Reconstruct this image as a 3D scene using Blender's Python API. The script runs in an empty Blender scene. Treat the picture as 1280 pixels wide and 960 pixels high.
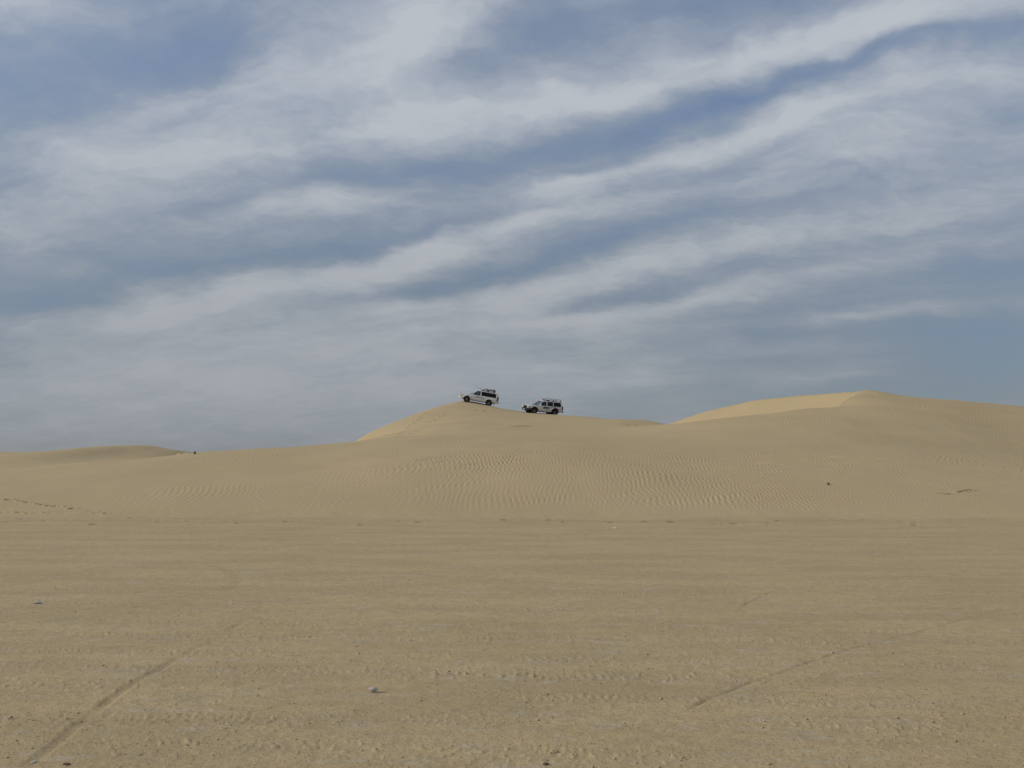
import bpy, bmesh, math, random
import numpy as np
from mathutils import Vector, Matrix

random.seed(7)
rng = np.random.default_rng(7)
R = math.radians
scene = bpy.context.scene
COL = scene.collection

# ------------------------------------------------------------------ camera
CAM_H = 2.0
FPX = 1244.0                                   # focal length in photo pixels (1280 wide)
PITCH = math.atan((572 - 480) / FPX)
cam_data = bpy.data.cameras.new('camera')
cam_data.sensor_fit = 'HORIZONTAL'
cam_data.sensor_width = 36.0
cam_data.lens = 36.0 * FPX / 1280.0
cam_data.clip_start = 0.1
cam_data.clip_end = 20000
cam = bpy.data.objects.new('camera', cam_data)
cam.location = (0, 0, CAM_H)
cam.rotation_euler = (R(90) + PITCH, 0, 0)
COL.objects.link(cam)
scene.camera = cam

# ------------------------------------------------------------------ exposure
scene.view_settings.view_transform = 'Standard'
scene.view_settings.look = 'None'
scene.view_settings.gamma = 1.0
scene.view_settings.use_curve_mapping = False
scene.view_settings.exposure = 0.02

# ------------------------------------------------------------------ light
SUN_EL, SUN_AZ = 26.0, -97.0                   # azimuth from +Y (view direction), positive to the right
sun_data = bpy.data.lights.new('sun', 'SUN')
sun_data.energy = 2.1
sun_data.angle = R(1.0)
sun_data.color = (1.0, 0.93, 0.82)
sun = bpy.data.objects.new('sun', sun_data)
sdir = Vector((math.sin(R(SUN_AZ)) * math.cos(R(SUN_EL)), math.cos(R(SUN_AZ)) * math.cos(R(SUN_EL)), math.sin(R(SUN_EL))))
sun.rotation_euler = sdir.to_track_quat('Z', 'Y').to_euler()
sun.location = sdir * 50
COL.objects.link(sun)


def ray(px, py):
    """unit-forward direction in the world of a pixel of the photograph"""
    x = (px - 640) / FPX
    z = (480 - py) / FPX
    return np.array([x, math.cos(PITCH) - z * math.sin(PITCH), math.sin(PITCH) + z * math.cos(PITCH)])


# ------------------------------------------------------------------ sky
world = bpy.data.worlds.new('World')
scene.world = world
world.use_nodes = True
wn, wl = world.node_tree.nodes, world.node_tree.links
wn.clear()


class NT:
    def __init__(self, nodes, links):
        self.n, self.l = nodes, links

    def put(self, sock, v):
        if hasattr(v, 'is_output') or isinstance(v, bpy.types.NodeSocket):
            self.l.new(v, sock)
        elif v is not None:
            sock.default_value = v

    def math(self, op, a, b=None, c=None, clamp=False):
        n = self.n.new('ShaderNodeMath'); n.operation = op; n.use_clamp = clamp
        self.put(n.inputs[0], a); self.put(n.inputs[1], b); self.put(n.inputs[2], c)
        return n.outputs[0]

    def vmath(self, op, a, b=None, scale=None):
        n = self.n.new('ShaderNodeVectorMath'); n.operation = op
        self.put(n.inputs[0], a); self.put(n.inputs[1], b)
        if scale is not None: self.put(n.inputs['Scale'], scale)
        return n.outputs['Value'] if op in ('LENGTH', 'DOT_PRODUCT') else n.outputs[0]

    def noise(self, vec, scale, detail=4, rough=0.55, dist=0.0, color=False):
        n = self.n.new('ShaderNodeTexNoise')
        self.put(n.inputs['Vector'], vec)
        n.inputs['Scale'].default_value = scale; n.inputs['Detail'].default_value = detail
        n.inputs['Roughness'].default_value = rough; n.inputs['Distortion'].default_value = dist
        return n.outputs['Color'] if color else n.outputs[0]

    def mapping(self, vec, loc=(0, 0, 0), rot=(0, 0, 0), scale=(1, 1, 1), typ='POINT'):
        n = self.n.new('ShaderNodeMapping'); n.vector_type = typ
        self.put(n.inputs['Vector'], vec)
        n.inputs['Location'].default_value = loc; n.inputs['Rotation'].default_value = rot; n.inputs['Scale'].default_value = scale
        return n.outputs[0]

    def ramp(self, v, a, b, lo=0.0, hi=1.0, smooth=True):
        n = self.n.new('ShaderNodeMapRange')
        n.interpolation_type = 'SMOOTHSTEP' if smooth else 'LINEAR'
        self.put(n.inputs['Value'], v)
        n.inputs['From Min'].default_value = a; n.inputs['From Max'].default_value = b
        n.inputs['To Min'].default_value = lo; n.inputs['To Max'].default_value = hi
        return n.outputs[0]

    def mix(self, f, a, b, mode='MIX'):
        n = self.n.new('ShaderNodeMix'); n.data_type = 'RGBA'; n.blend_type = mode
        self.put(n.inputs[0], f); self.put(n.inputs[6], a); self.put(n.inputs[7], b)
        return n.outputs[2]


W = NT(wn, wl)
SKYK = 0.09
CLOUD_HEIGHT_OFFSET = 0.24                      # keeps the cloud sheet from piling up at the horizon


def sheet(px, py):
    """where a pixel's ray meets the cloud sheet (a plane high over the desert)"""
    d = ray(px, py); d = d / np.linalg.norm(d)
    k = d[2] + CLOUD_HEIGHT_OFFSET
    return d[0] / k, d[1] / k


tc = wn.new('ShaderNodeTexCoord')
sep = wn.new('ShaderNodeSeparateXYZ'); wl.new(tc.outputs['Generated'], sep.inputs[0])
zc = W.math('ADD', W.math('MAXIMUM', sep.outputs[2], 0.0), CLOUD_HEIGHT_OFFSET)
comb = wn.new('ShaderNodeCombineXYZ')
wl.new(W.math('DIVIDE', sep.outputs[0], zc), comb.inputs[0])
wl.new(W.math('DIVIDE', sep.outputs[1], zc), comb.inputs[1])
P0 = comb.outputs[0]
# wispy edges: the sheet is pulled about by noise before anything is laid on it
wc = W.vmath('SUBTRACT', W.noise(P0, 2.2, 5, 0.6, color=True), (0.5, 0.5, 0.5))
P1 = W.vmath('ADD', P0, W.vmath('SCALE', wc, scale=0.27))
wc2 = W.vmath('SUBTRACT', W.noise(P0, 9.0, 4, 0.6, color=True), (0.5, 0.5, 0.5))
P2 = W.vmath('ADD', P1, W.vmath('SCALE', wc2, scale=0.05))


def streak(x0, y0, x1, y1, wpx, src=None):
    a = np.array(sheet(x0, y0)); b = np.array(sheet(x1, y1))
    mx, my = (x0 + x1) / 2, (y0 + y1) / 2
    nx, ny = -(y1 - y0), (x1 - x0)
    L = math.hypot(nx, ny); nx, ny = nx / L, ny / L
    e = np.array(sheet(mx + nx * wpx, my + ny * wpx)) - np.array(sheet(mx - nx * wpx, my - ny * wpx))
    c = (a + b) / 2
    dv = b - a; ln = np.linalg.norm(dv); t = dv / ln
    wid = abs(e[0] * -t[1] + e[1] * t[0]) / 2
    m = W.mapping(src or P2, (c[0], c[1], 0), (0, 0, math.atan2(t[1], t[0])), (ln * 0.55, max(wid, 0.02), 1), 'TEXTURE')
    q = W.vmath('DOT_PRODUCT', m, m)
    return W.math('POWER', 2.718, W.math('MULTIPLY', q, -1.0))


def total(items, src=None):
    acc = None
    for (x0, y0, x1, y1, wpx, k) in items:
        s = W.math('MULTIPLY', streak(x0, y0, x1, y1, wpx, src), k)
        acc = s if acc is None else W.math('ADD', acc, s)
    return acc


CLOUDS = [(-60, 300, 330, 170, 70, .50), (-40, 20, 110, 0, 40, .45),                                   # left, high
          (290, 125, 470, 72, 38, .55), (440, 88, 640, -25, 48, .75), (480, 90, 600, 50, 30, .3),                                  # the broad plume at the top
          (170, 215, 420, 172, 36, .50), (400, 178, 640, 135, 30, .62), (620, 140, 850, 88, 26, .75), (830, 92, 1020, 55, 24, .80), (1000, 58, 1340, 0, 34, .85),
          (620, 245, 820, 198, 18, .50), (800, 205, 960, 150, 20, .78), (940, 158, 1080, 125, 20, .72), (1070, 128, 1320, 85, 24, .55), (880, 205, 1320, 160, 44, .45), (700, 262, 1000, 225, 26, .28),
          (285, 275, 420, 248, 20, .65), (400, 258, 560, 240, 20, .35),
          (40, 408, 270, 385, 26, .55), (230, 385, 480, 335, 26, .75), (460, 345, 610, 290, 22, .80), (580, 292, 720, 258, 20, .70),
          (390, 398, 620, 376, 17, .55), (600, 380, 760, 345, 18, .70), (740, 350, 900, 310, 20, .72), (880, 318, 1080, 275, 24, .62), (1050, 290, 1300, 250, 26, .50),
          (560, 405, 800, 388, 15, .50), (780, 392, 1010, 345, 17, .60), (990, 352, 1290, 305, 18, .45), (420, 430, 900, 400, 22, .40),
          (1000, 402, 1110, 393, 9, .40), (1100, 394, 1235, 388, 9, .50), (900, 440, 1150, 428, 12, .40), (-60, 470, 600, 440, 46, .50), (720, 478, 900, 468, 12, .25), (980, 478, 1120, 468, 8, .30),
          (-40, 525, 760, 500, 50, .45), (560, 470, 900, 450, 24, .30)]
HOLES = [(110, 95, 330, 45, 40, .62), (230, 105, 330, 90, 22, .25), (-30, 120, 60, 115, 22, .25), (560, 100, 650, 62, 18, .40), (620, 52, 800, 20, 24, .55), (780, 25, 1020, -5, 20, .60),
         (560, 205, 780, 165, 14, .50), (740, 165, 960, 112, 15, .72), (940, 108, 1300, 42, 13, .80), (330, 232, 570, 206, 13, .40), (640, 215, 760, 195, 8, .25),
         (-30, 392, 120, 360, 20, .55), (160, 345, 330, 330, 12, .40), (310, 332, 520, 300, 11, .48), (500, 300, 600, 268, 9, .35), (490, 370, 640, 345, 10, .60), (630, 345, 780, 300, 12, .60), (770, 298, 960, 262, 11, .35),
         (640, 394, 780, 372, 8, .42), (770, 374, 850, 358, 8, .45), (930, 335, 1080, 305, 10, .25),
         (1150, 350, 1330, 330, 22, .60), (1090, 425, 1340, 410, 22, .70), (1170, 460, 1340, 450, 30, .75), (880, 415, 1060, 410, 9, .30), (830, 455, 1000, 448, 10, .30), (1000, 500, 1330, 488, 22, .45)]
# band direction of the sheet for the fine fibres
A0, B0 = np.array(sheet(100, 405)), np.array(sheet(740, 262))
ang = math.atan2(B0[1] - A0[1], B0[0] - A0[0])
fib = W.mapping(P1, (0, 0, 0), (0, 0, ang), (0.9, 0.26, 1), 'TEXTURE')
near = W.ramp(sep.outputs[2], 0.02, 0.24, 0.40, 1.0)
n1 = W.noise(fib, 1.8, 6, 0.55, 0.3)
n2 = W.noise(P2, 4.2, 6, 0.58)
n3 = W.noise(fib, 6.5, 5, 0.6, 0.4)
n4 = W.noise(P2, 1.1, 3, 0.5)
n5 = W.noise(W.mapping(P2, scale=(1.0, 1.6, 1)), 15, 5, 0.6, 0.3)
cov = W.math('ADD', 0.43, W.math('SUBTRACT', W.math('MULTIPLY', total(CLOUDS), 0.92), W.math('MULTIPLY', total(HOLES), 0.88)))
cov = W.math('ADD', cov, W.math('MULTIPLY', W.math('SUBTRACT', n1, 0.5), W.math('MULTIPLY', near, 0.75)))
cov = W.math('ADD', cov, W.math('MULTIPLY', W.math('SUBTRACT', n2, 0.5), W.math('MULTIPLY', near, 1.2)))
cov = W.math('ADD', cov, W.math('MULTIPLY', W.math('SUBTRACT', n3, 0.5), W.math('MULTIPLY', near, 0.35)))
cov = W.math('ADD', cov, W.math('MULTIPLY', W.math('SUBTRACT', n4, 0.5), 0.30))
# cloud near the horizon thickens into one veil
cov = W.math('ADD', cov, W.math('MULTIPLY', W.math('SUBTRACT', n5, 0.5), W.math('MULTIPLY', near, 0.45)))
hor = W.ramp(sep.outputs[2], 0.0, 0.15, 0.26, 0.0)
cov = W.math('ADD', cov, hor)
alpha = W.ramp(cov, -0.58, 1.18, 0.16, 0.94, smooth=False)

sky = wn.new('ShaderNodeTexSky')
sky.sky_type = 'NISHITA'
sky.sun_disc = False
sky.sun_elevation = R(SUN_EL)
sky.sun_rotation = R(SUN_AZ)
sky.altitude = 50; sky.air_density = 1.0; sky.dust_density = 0.25; sky.ozone_density = 2.5
tint = W.mix(W.ramp(sep.outputs[2], 0.0, 0.20), (0.84, 0.93, 1.24, 1), (0.98, 0.97, 1.06, 1))
skyc = W.mix(1.0, sky.outputs[0], tint, 'MULTIPLY')
cl_lo, cl_hi = (3.40, 3.88, 4.35, 1), (5.30, 5.65, 6.10, 1)
bright = W.ramp(W.math('ADD', cov, W.math('MULTIPLY', sep.outputs[2], 0.9)), 0.35, 1.65, 0.0, 1.0)
clc = W.mix(bright, cl_lo, cl_hi)
# cloud lit from behind glows round the sun, and the air near the horizon dims everything
glow = W.math('POWER', W.math('MAXIMUM', W.vmath('DOT_PRODUCT', tc.outputs['Generated'], tuple(sdir)), 0.0), 5.0)
clc = W.mix(1.0, clc, W.vmath('ADD', W.vmath('SCALE', (1.5, 1.4, 1.25), scale=glow), (1, 1, 1)), 'MULTIPLY')
skyc = W.vmath('SCALE', skyc, scale=W.ramp(sep.outputs[2], 0.0, 0.45, 0.45, 1.14))
clc = W.mix(1.0, clc, W.mix(W.ramp(sep.outputs[2], 0.0, 0.40), (0.785, 0.772, 0.765, 1), (1.06, 1.05, 1.05, 1)), 'MULTIPLY')
fin = W.mix(alpha, skyc, clc)

bg = wn.new('ShaderNodeBackground'); bg.inputs['Strength'].default_value = SKYK
wl.new(fin, bg.inputs['Color'])
world.cycles.sampling_method = 'MANUAL'; world.cycles.sample_map_resolution = 256
scene.cycles.max_bounces = 6; scene.cycles.diffuse_bounces = 2; scene.cycles.transparent_max_bounces = 12
wo = wn.new('ShaderNodeOutputWorld'); wl.new(bg.outputs[0], wo.inputs['Surface'])


# ------------------------------------------------------------------ numpy noise
def perlin(x, y, seed=0):
    r = np.random.default_rng(seed)
    perm = r.permutation(1024)
    ga = r.random(1024) * 2 * math.pi
    gx, gy = np.cos(ga), np.sin(ga)
    xi = np.floor(x).astype(np.int64); yi = np.floor(y).astype(np.int64)
    xf = x - xi; yf = y - yi
    u = xf * xf * xf * (xf * (xf * 6 - 15) + 10); v = yf * yf * yf * (yf * (yf * 6 - 15) + 10)

    def g(ix, iy, fx, fy):
        h = perm[(perm[ix & 1023] + iy) & 1023]
        return gx[h] * fx + gy[h] * fy
    a = g(xi, yi, xf, yf); b = g(xi + 1, yi, xf - 1, yf)
    c = g(xi, yi + 1, xf, yf - 1); d = g(xi + 1, yi + 1, xf - 1, yf - 1)
    return (a + u * (b - a)) * (1 - v) + (c + u * (d - c)) * v * 1.0


def fbm(x, y, seed=0, octv=3, gain=0.5):
    s = 0; a = 1.0; f = 1.0
    for k in range(octv):
        s = s + a * perlin(x * f, y * f, seed + k * 13); a *= gain; f *= 2.03
    return s


def sstep(x, a, b):
    t = np.clip((x - a) / (b - a), 0, 1)
    return t * t * (3 - 2 * t)


# ------------------------------------------------------------------ terrain
def wp(px, py, d):
    """world point on a pixel's ray at ground distance d from the photographer"""
    v = ray(px, py); h = math.hypot(v[0], v[1])
    return (v[0] / h * d, v[1] / h * d, CAM_H + v[2] / h * d)


CTRL = []


def column(px, pts, back=True):
    """a profile up the dune: (photo row, distance) pairs, then the drop behind its crest"""
    v = ray(px, 600); h = math.hypot(v[0], v[1]); ux, uy = v[0] / h, v[1] / h
    dt = 33.2 / uy
    for dd, zz in ((-10, -0.75), (-4, -0.30), (0, 0.0)):
        CTRL.append((ux * (dt + dd), uy * (dt + dd), zz))
    def rng_(d):                                  # near the foot the rows run straight across, not round the camera
        return d * (1 + (1 / uy - 1) * min(1, max(0, (85 - d) / 35)))
    for py, d in pts:
        CTRL.append(wp(px, py, rng_(d)))
    if back:
        d = rng_(pts[-1][1]); x, y, z = wp(px, pts[-1][0], d)
        for dd, f in (((12, 0.93), (30, 0.84), (52, 0.3)) if 830 < px < 1070 else ((12, 0.80), (30, 0.34)) if 740 < px < 830 else ((12, 0.72), (30, 0.22))):
            CTRL.append((ux * (d + dd), uy * (d + dd), z * f))
        for d2 in (185, 230):
            if d2 > d + 40: CTRL.append((ux * d2, uy * d2, -0.6))


column(-700, [(622, 38), (604, 44), (596, 48)])
column(-250, [(622, 38), (604, 43), (595, 47)])
column(0, [(632, 35.6), (617, 38.5), (603, 42.5), (590.5, 48)])
column(90, [(632, 35.6), (615, 38.8), (598, 43.5), (579, 51)])
column(180, [(631, 35.6), (612, 39), (594, 44), (573.5, 54)])
column(240, [(630, 35.6), (610, 39), (590, 45), (567, 56)])
column(330, [(630, 35.6), (608, 39), (587, 44.5), (560, 58)])
column(415, [(630, 35.6), (606, 39), (583, 45), (554, 59.5)])
column(436, [(630, 35.6), (605, 39), (581, 45), (553.5, 58), (552.5, 64), (557, 100)])
column(460, [(630, 35.6), (604, 39), (578, 45), (555, 56), (550.5, 66), (549.5, 100), (542, 118)])
column(500, [(630, 35.6), (602, 39), (575, 45), (553, 55), (548.5, 68), (546.5, 88), (540, 106), (525.5, 124)])
column(535, [(630, 35.6), (601, 39), (572, 45), (553, 54), (547, 70), (542, 90), (532, 107), (519, 119), (512, 127)])
column(577, [(630, 35.6), (600, 39), (570, 45), (552, 54), (545, 72), (534, 95), (522, 111), (511, 122), (502.9, 130.5), (502.9, 134.5)])
column(605, [(630, 35.6), (600, 39), (569, 45), (551, 54), (543.5, 72), (533, 95), (521, 111), (511.5, 122), (505.9, 130.5), (506.6, 134.5)])
column(640, [(630, 35.6), (599, 39), (568, 45), (551, 54), (542.5, 72), (533, 95), (522, 112), (512.3, 128)])
column(665, [(630, 35.6), (599, 39), (568, 45), (551, 54), (542.5, 72), (533, 95), (522.5, 112), (517.0, 120), (517.3, 125), (518.4, 131)])
column(690, [(630, 35.6), (599, 39), (568, 45), (552, 54), (543, 72), (533, 94), (524, 108), (518.8, 119), (518.8, 124), (519.9, 130)])
column(715, [(630, 35.6), (599, 39), (568, 45), (552, 54), (543, 70), (533, 92), (525, 106), (520.2, 117), (520.3, 122), (521.4, 128)])
column(750, [(630, 35.6), (599, 39), (569, 45), (553, 54), (543, 68), (534, 86), (527.6, 102), (523.2, 115), (522.8, 119)])
column(785, [(630, 35.6), (600, 39), (571, 45), (554.5, 53.5), (543.5, 66), (535, 82), (530.5, 95), (527.4, 110), (527.2, 114)])
column(822, [(630, 35.6), (601, 39), (573, 45), (556, 53.3), (545, 63), (536, 75), (532, 87), (530.2, 102), (530.0, 107)])
column(845, [(630, 35.6), (602, 39), (575, 45), (557, 53), (544.5, 62), (535, 70), (531, 75.5), (530, 79)])
column(900, [(630, 35.6), (603, 39), (576, 45), (556, 53.5), (540, 61.5), (528.5, 69), (523.6, 73), (522.6, 75.5)])
column(960, [(630, 35.6), (603, 39), (576, 45), (552, 54), (535, 63), (522, 70.5), (518.2, 73.5), (517.2, 75.5)])
column(1015, [(630, 35.6), (603, 39), (576, 45), (550, 54.5), (530, 64.5), (515.5, 73), (511.8, 76), (510.8, 78)])
column(1048, [(630, 35.6), (603, 39), (576, 45), (549, 55), (528, 65), (513, 74.5), (509, 78.5), (508.2, 80.5)])
column(1062, [(630, 35.6), (603, 39), (576, 45), (549, 55), (528, 65), (511, 75), (502.5, 81.5), (496, 86.5), (492.5, 90)])
column(1076, [(630, 35.6), (603, 39), (576, 45), (550, 55), (529, 65), (510, 75), (498, 83), (491.8, 88.5), (490.2, 91.5)])
column(1125, [(630, 35.6), (604, 39), (579, 45), (553, 55), (532, 65), (512, 75), (499, 84), (495, 88.5), (494.2, 91)])
column(1200, [(630, 35.6), (606, 39), (583, 45), (560, 55), (540, 65), (521, 75), (506, 84), (500.5, 90)])
column(1285, [(630, 35.6), (609, 39), (588, 45), (568, 55), (550, 65), (532, 75), (516, 84), (508.8, 91)])
column(1420, [(631, 35.6), (612, 39), (594, 45), (577, 55), (561, 65), (545, 75), (530, 84), (518, 93)])
column(1900, [(633, 35.6), (617, 39), (603, 45), (592, 55), (582, 68)])
C = np.array(CTRL)
SC = 50.0


def tps(r2):
    r2 = np.maximum(r2, 1e-12)
    return 0.5 * r2 * np.log(r2)


def fit():
    n = len(C)
    X = C[:, :2] / SC
    d2 = ((X[:, None] - X[None]) ** 2).sum(-1)
    K = tps(d2) + np.eye(n) * 6e-5
    Pm = np.c_[np.ones(n), X]
    A = np.block([[K, Pm], [Pm.T, np.zeros((3, 3))]])
    b = np.r_[C[:, 2], np.zeros(3)]
    return np.linalg.solve(A, b)


COEF = fit()


def rbf(x, y):
    X = C[:, :2] / SC; n = len(C)
    out = np.empty(len(x))
    for i in range(0, len(x), 40000):
        xs = x[i:i + 40000] / SC; ys = y[i:i + 40000] / SC
        d2 = (xs[:, None] - X[None, :, 0]) ** 2 + (ys[:, None] - X[None, :, 1]) ** 2
        out[i:i + 40000] = tps(d2) @ COEF[:n] + COEF[n] + COEF[n + 1] * xs + COEF[n + 2] * ys
    return out


# the sharp brink of the right-hand dune and its slip face
BR = [wp(836, 529.5, 104), wp(880, 514.5, 102.5), wp(940, 500.5, 99), wp(1000, 494.2, 95), wp(1040, 491.2, 92.5), wp(1066, 489.3, 91)]
BR = np.array(BR)
BT = (BR[-1, :2] - BR[0, :2]); BL = np.linalg.norm(BT); BT = BT / BL
BN = np.array([BT[1], -BT[0]])
if BN[0] > 0: BN = -BN                                   # points left and towards the camera
bt = (BR[:, :2] - BR[0, :2]) @ BT


def slip(x, y):
    dx, dy = x - BR[0, 0], y - BR[0, 1]
    t = dx * BT[0] + dy * BT[1]
    n = dx * BN[0] + dy * BN[1]
    bow = np.interp(t, bt, (BR[:, :2] - BR[0, :2]) @ BN)
    n = n - bow
    zb = np.interp(t, bt, BR[:, 2])
    zb = np.where(t < 0, BR[0, 2] + t * 0.45, zb)
    zb = np.where(t > BL, BR[-1, 2] - (t - BL) * 0.35, zb)
    return np.where(n > 0, zb - n * 0.54, zb + n * 0.16 - 0.0)


# the brink that curls round from the front rib up to the peak: beyond it the sand falls away at its angle of rest
QB = np.array([wp(960, 517.2, 76.5), wp(1015, 510.8, 79), wp(1046, 508.0, 81.5), wp(1058, 503.5, 84.5), wp(1066, 497.5, 87.5), wp(1069, 491.5, 90.5), wp(1070, 489.5, 93)])


def brink_cut(x, y):
    best = np.full(len(x), 1e9); zz = np.zeros(len(x)); sd = np.zeros(len(x))
    for a, b in zip(QB, QB[1:]):
        d = b[:2] - a[:2]; L2 = d @ d
        t = ((x - a[0]) * d[0] + (y - a[1]) * d[1]) / L2; tc_ = np.clip(t, 0, 1)
        q = np.hypot(x - a[0] - tc_ * d[0], y - a[1] - tc_ * d[1])
        m = q < best
        best = np.where(m, q, best); zz = np.where(m, a[2] + tc_ * (b[2] - a[2]), zz)
        sd = np.where(m, d[0] * (y - a[1]) - d[1] * (x - a[0]), sd)
    end = (x - QB[-1, 0]) * (QB[-1, 0] - QB[-2, 0]) + (y - QB[-1, 1]) * (QB[-1, 1] - QB[-2, 1]) > 0
    start = (x - QB[0, 0]) * (QB[1, 0] - QB[0, 0]) + (y - QB[0, 1]) * (QB[1, 1] - QB[0, 1]) < 0
    return np.where((sd > 0) & ~end & ~start, zz - 0.58 * best, 1e9)


def far_hills(x, y):
    def bump(px, d, zt, wx, wy):
        v = ray(px, 560); h = math.hypot(v[0], v[1]); cx, cy = v[0] / h * d, v[1] / h * d
        return zt * np.exp(-((x - cx) / wx) ** 2 - ((y - cy) / wy) ** 2)
    z = bump(140, 330, 2.7, 17, 36) + bump(192, 338, 2.3, 9, 30) + bump(226, 330, 1.3, 6, 26) + bump(85, 300, 1.2, 8, 26) + bump(20, 345, 1.7, 26, 36) + bump(-60, 300, 1.6, 30, 40) + bump(60, 210, 0.7, 20, 20)
    z = z + bump(-500, 360, 5, 60, 60) + bump(1500, 300, 6, 70, 60) + bump(700, 420, 5, 120, 60)
    r = np.hypot(x, y)
    z = z + sstep(r, 150, 420) * (1.2 + 0.7 * fbm(x / 70, y / 50, 41, 3) + 0.55 * fbm(x / 13, y / 18, 43, 2))
    z = z * sstep(r, 120, 190)
    return z - sstep(r, 900, 4000) * 4


def smax(a, b, k):
    h = np.clip(0.5 + 0.5 * (a - b) / k, 0, 1)
    return b + (a - b) * h + k * h * (1 - h)


def base_height(x, y):
    """(height, dune body before blending, right slip-face mask)"""
    r = np.hypot(x, y)
    D = np.full(len(x), -2.0)
    m = (y > 20) & (r < 200) & (r < y * 2.2)
    D[m] = rbf(x[m], y[m])
    D = D - 3.0 * sstep(r, 165, 200) - 3.0 * sstep(np.abs(x) / np.maximum(y, 1), 1.1, 2.0)
    D[~m] = np.minimum(D[~m], -1.0)
    D = D + np.where(m, sstep(D, 0.3, 1.5) * 0.10 * fbm(x / 7, y / 9, 5, 2), 0)
    S = np.full(len(x), -5.0)
    mm = (x > 5) & (x < 60) & (y > 60) & (y < 135)
    S[mm] = slip(x[mm], y[mm])
    D[mm] = np.minimum(D[mm], brink_cut(x[mm], y[mm]))
    sl = (S > D) & mm
    A = np.maximum(D, S)
    wob = 0.05 * perlin(x / 2.3, y / 4, 77) + 0.02 * perlin(x / .8, y / 1.3, 78) + 0.01 * perlin(x / .3, y / .4, 79)
    z = smax(A + wob * sstep(A, -0.4, 0.0) * (1 - sstep(A, 0.05, 0.35)), np.zeros(len(x)), 0.10)
    z = np.maximum(z, 0) + far_hills(x, y)
    return z, A, sl.astype(float)


def hit(px, py, rmin=4.0, rmax=180.0):
    """world point where a pixel's ray meets the ground"""
    v = ray(px, py); h = math.hypot(v[0], v[1]); ux, uy, t = v[0] / h, v[1] / h, v[2] / h
    rr = np.linspace(rmin, rmax, 6000)
    z = base_height(ux * rr, uy * rr)[0]
    dif = CAM_H + t * rr - z
    k = np.argmax(dif <= 0) if (dif <= 0).any() else len(rr) - 1
    return ux * rr[k], uy * rr[k], z[k]


# marks on the sand: (x, y, length, width, angle, depth, dampness)
PRINTS = []
for px, py, s in ((0, 624, 1), (10, 625, 1.3), (24, 626, .9), (28, 627, .7), (33, 628, 1), (48, 630, 1), (52, 631, .8), (61, 632.5, 1.2), (67, 633.5, .9), (83, 633, .9),
                  (90, 636, 1.2), (110, 638.5, .6), (118, 640.5, .8), (132, 642, 1), (2, 640.5, .9), (22, 640.5, .9), (34, 641.5, .9), (56, 640.7, .8)):
    x, y, z = hit(px, py); PRINTS.append((x, y, .085 * s, .10 * s, random.uniform(-.5, .5), .05 * s, 1.0))
for k in range(9):
    for ox, oy in ((0, 0), (13, -2)):
        px, py = 496 + k * 4.4 + ox * (1 + k * .12) + random.uniform(-1, 1), 546 - k * 3.6 + oy + random.uniform(-1, 1) + (2 if ox else 0)
        x, y, z = hit(px, py); PRINTS.append((x, y, .30, .22, 1.2, .055, .5))
for k in range(12):
    px, py = 534 + k * 4.6 + random.uniform(-1.5, 1.5), 528 - k * .7 + random.uniform(-1.5, 1.5)
    x, y, z = hit(px, py); PRINTS.append((x, y, .26, .2, .3, .04, .35))
for k in range(16):
    px, py = 638 + k * 1.6, 533.5 + random.uniform(-1.5, 1.2)
    x, y, z = hit(px, py); PRINTS.append((x, y, .34, .24, random.uniform(-.4, .4), .05, .7))
for k in range(20):
    px = 578 + k * 2.0; x, y, z = hit(px, 511.5 + k * .18); PRINTS.append((x, y, .35, .14, 0, .05, .35))
for a, b, ya, yb, n in ((1172, 1176, 617, 617, 3), (1179, 1190, 617.5, 618, 5), (1199, 1216, 615.5, 612.5, 14)):
    for k in range(n):
        f = k / max(n - 1, 1); x, y, z = hit(a + (b - a) * f, ya + (yb - ya) * f); PRINTS.append((x, y, .11, .05, .15, .03, .8))
for a, b, ya, yb, n in ((219, 230, 568.6, 567.4, 14), (232, 240, 566.8, 565.8, 8)):
    for k in range(n):
        f = k / max(n - 1, 1); x, y, z = hit(a + (b - a) * f, ya + (yb - ya) * f); PRINTS.append((x, y, .12, .22, 0, .05, 1.0))
for k in range(90):                                           # scuffs along the foot of the dune
    px, py = random.uniform(-100, 1380), 652 + random.gauss(0, 2.5)
    x, y, z = hit(px, py); s = random.uniform(.4, 1.1); PRINTS.append((x, y, .13 * s, .10 * s, random.uniform(-.5, .5), .03 * s, random.uniform(.3, .9)))

# wheel ruts pressed in the flat: polylines in photo pixels laid on the ground, half width, depth
RUTS = [([(14, 972), (60, 938), (110, 896), (160, 858), (200, 836), (240, 812), (285, 789)], .045, .007, 0.7),
        ([(850, 893), (890, 873), (940, 853), (1000, 832), (1060, 812), (1120, 795), (1180, 781), (1320, 748)], .022, .007, 0.8),
        ([(915, 768), (935, 755), (960, 742), (990, 728)], .03, .004, 0.4),
        ([(270, 799), (300, 781), (322, 766), (326, 753), (312, 744), (288, 737)], .05, .002, 0.15),
        ([(255, 705), (285, 712), (297, 722), (292, 733), (270, 742)], .10, .004, 0.35)]


def flat_pt(px, py):
    v = ray(px, py); k = CAM_H / -v[2]
    return np.array([v[0] * k, v[1] * k])


RUTS = [(np.array([flat_pt(*p) for p in pl]), w, dp, dk) for pl, w, dp, dk in RUTS]


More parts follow.
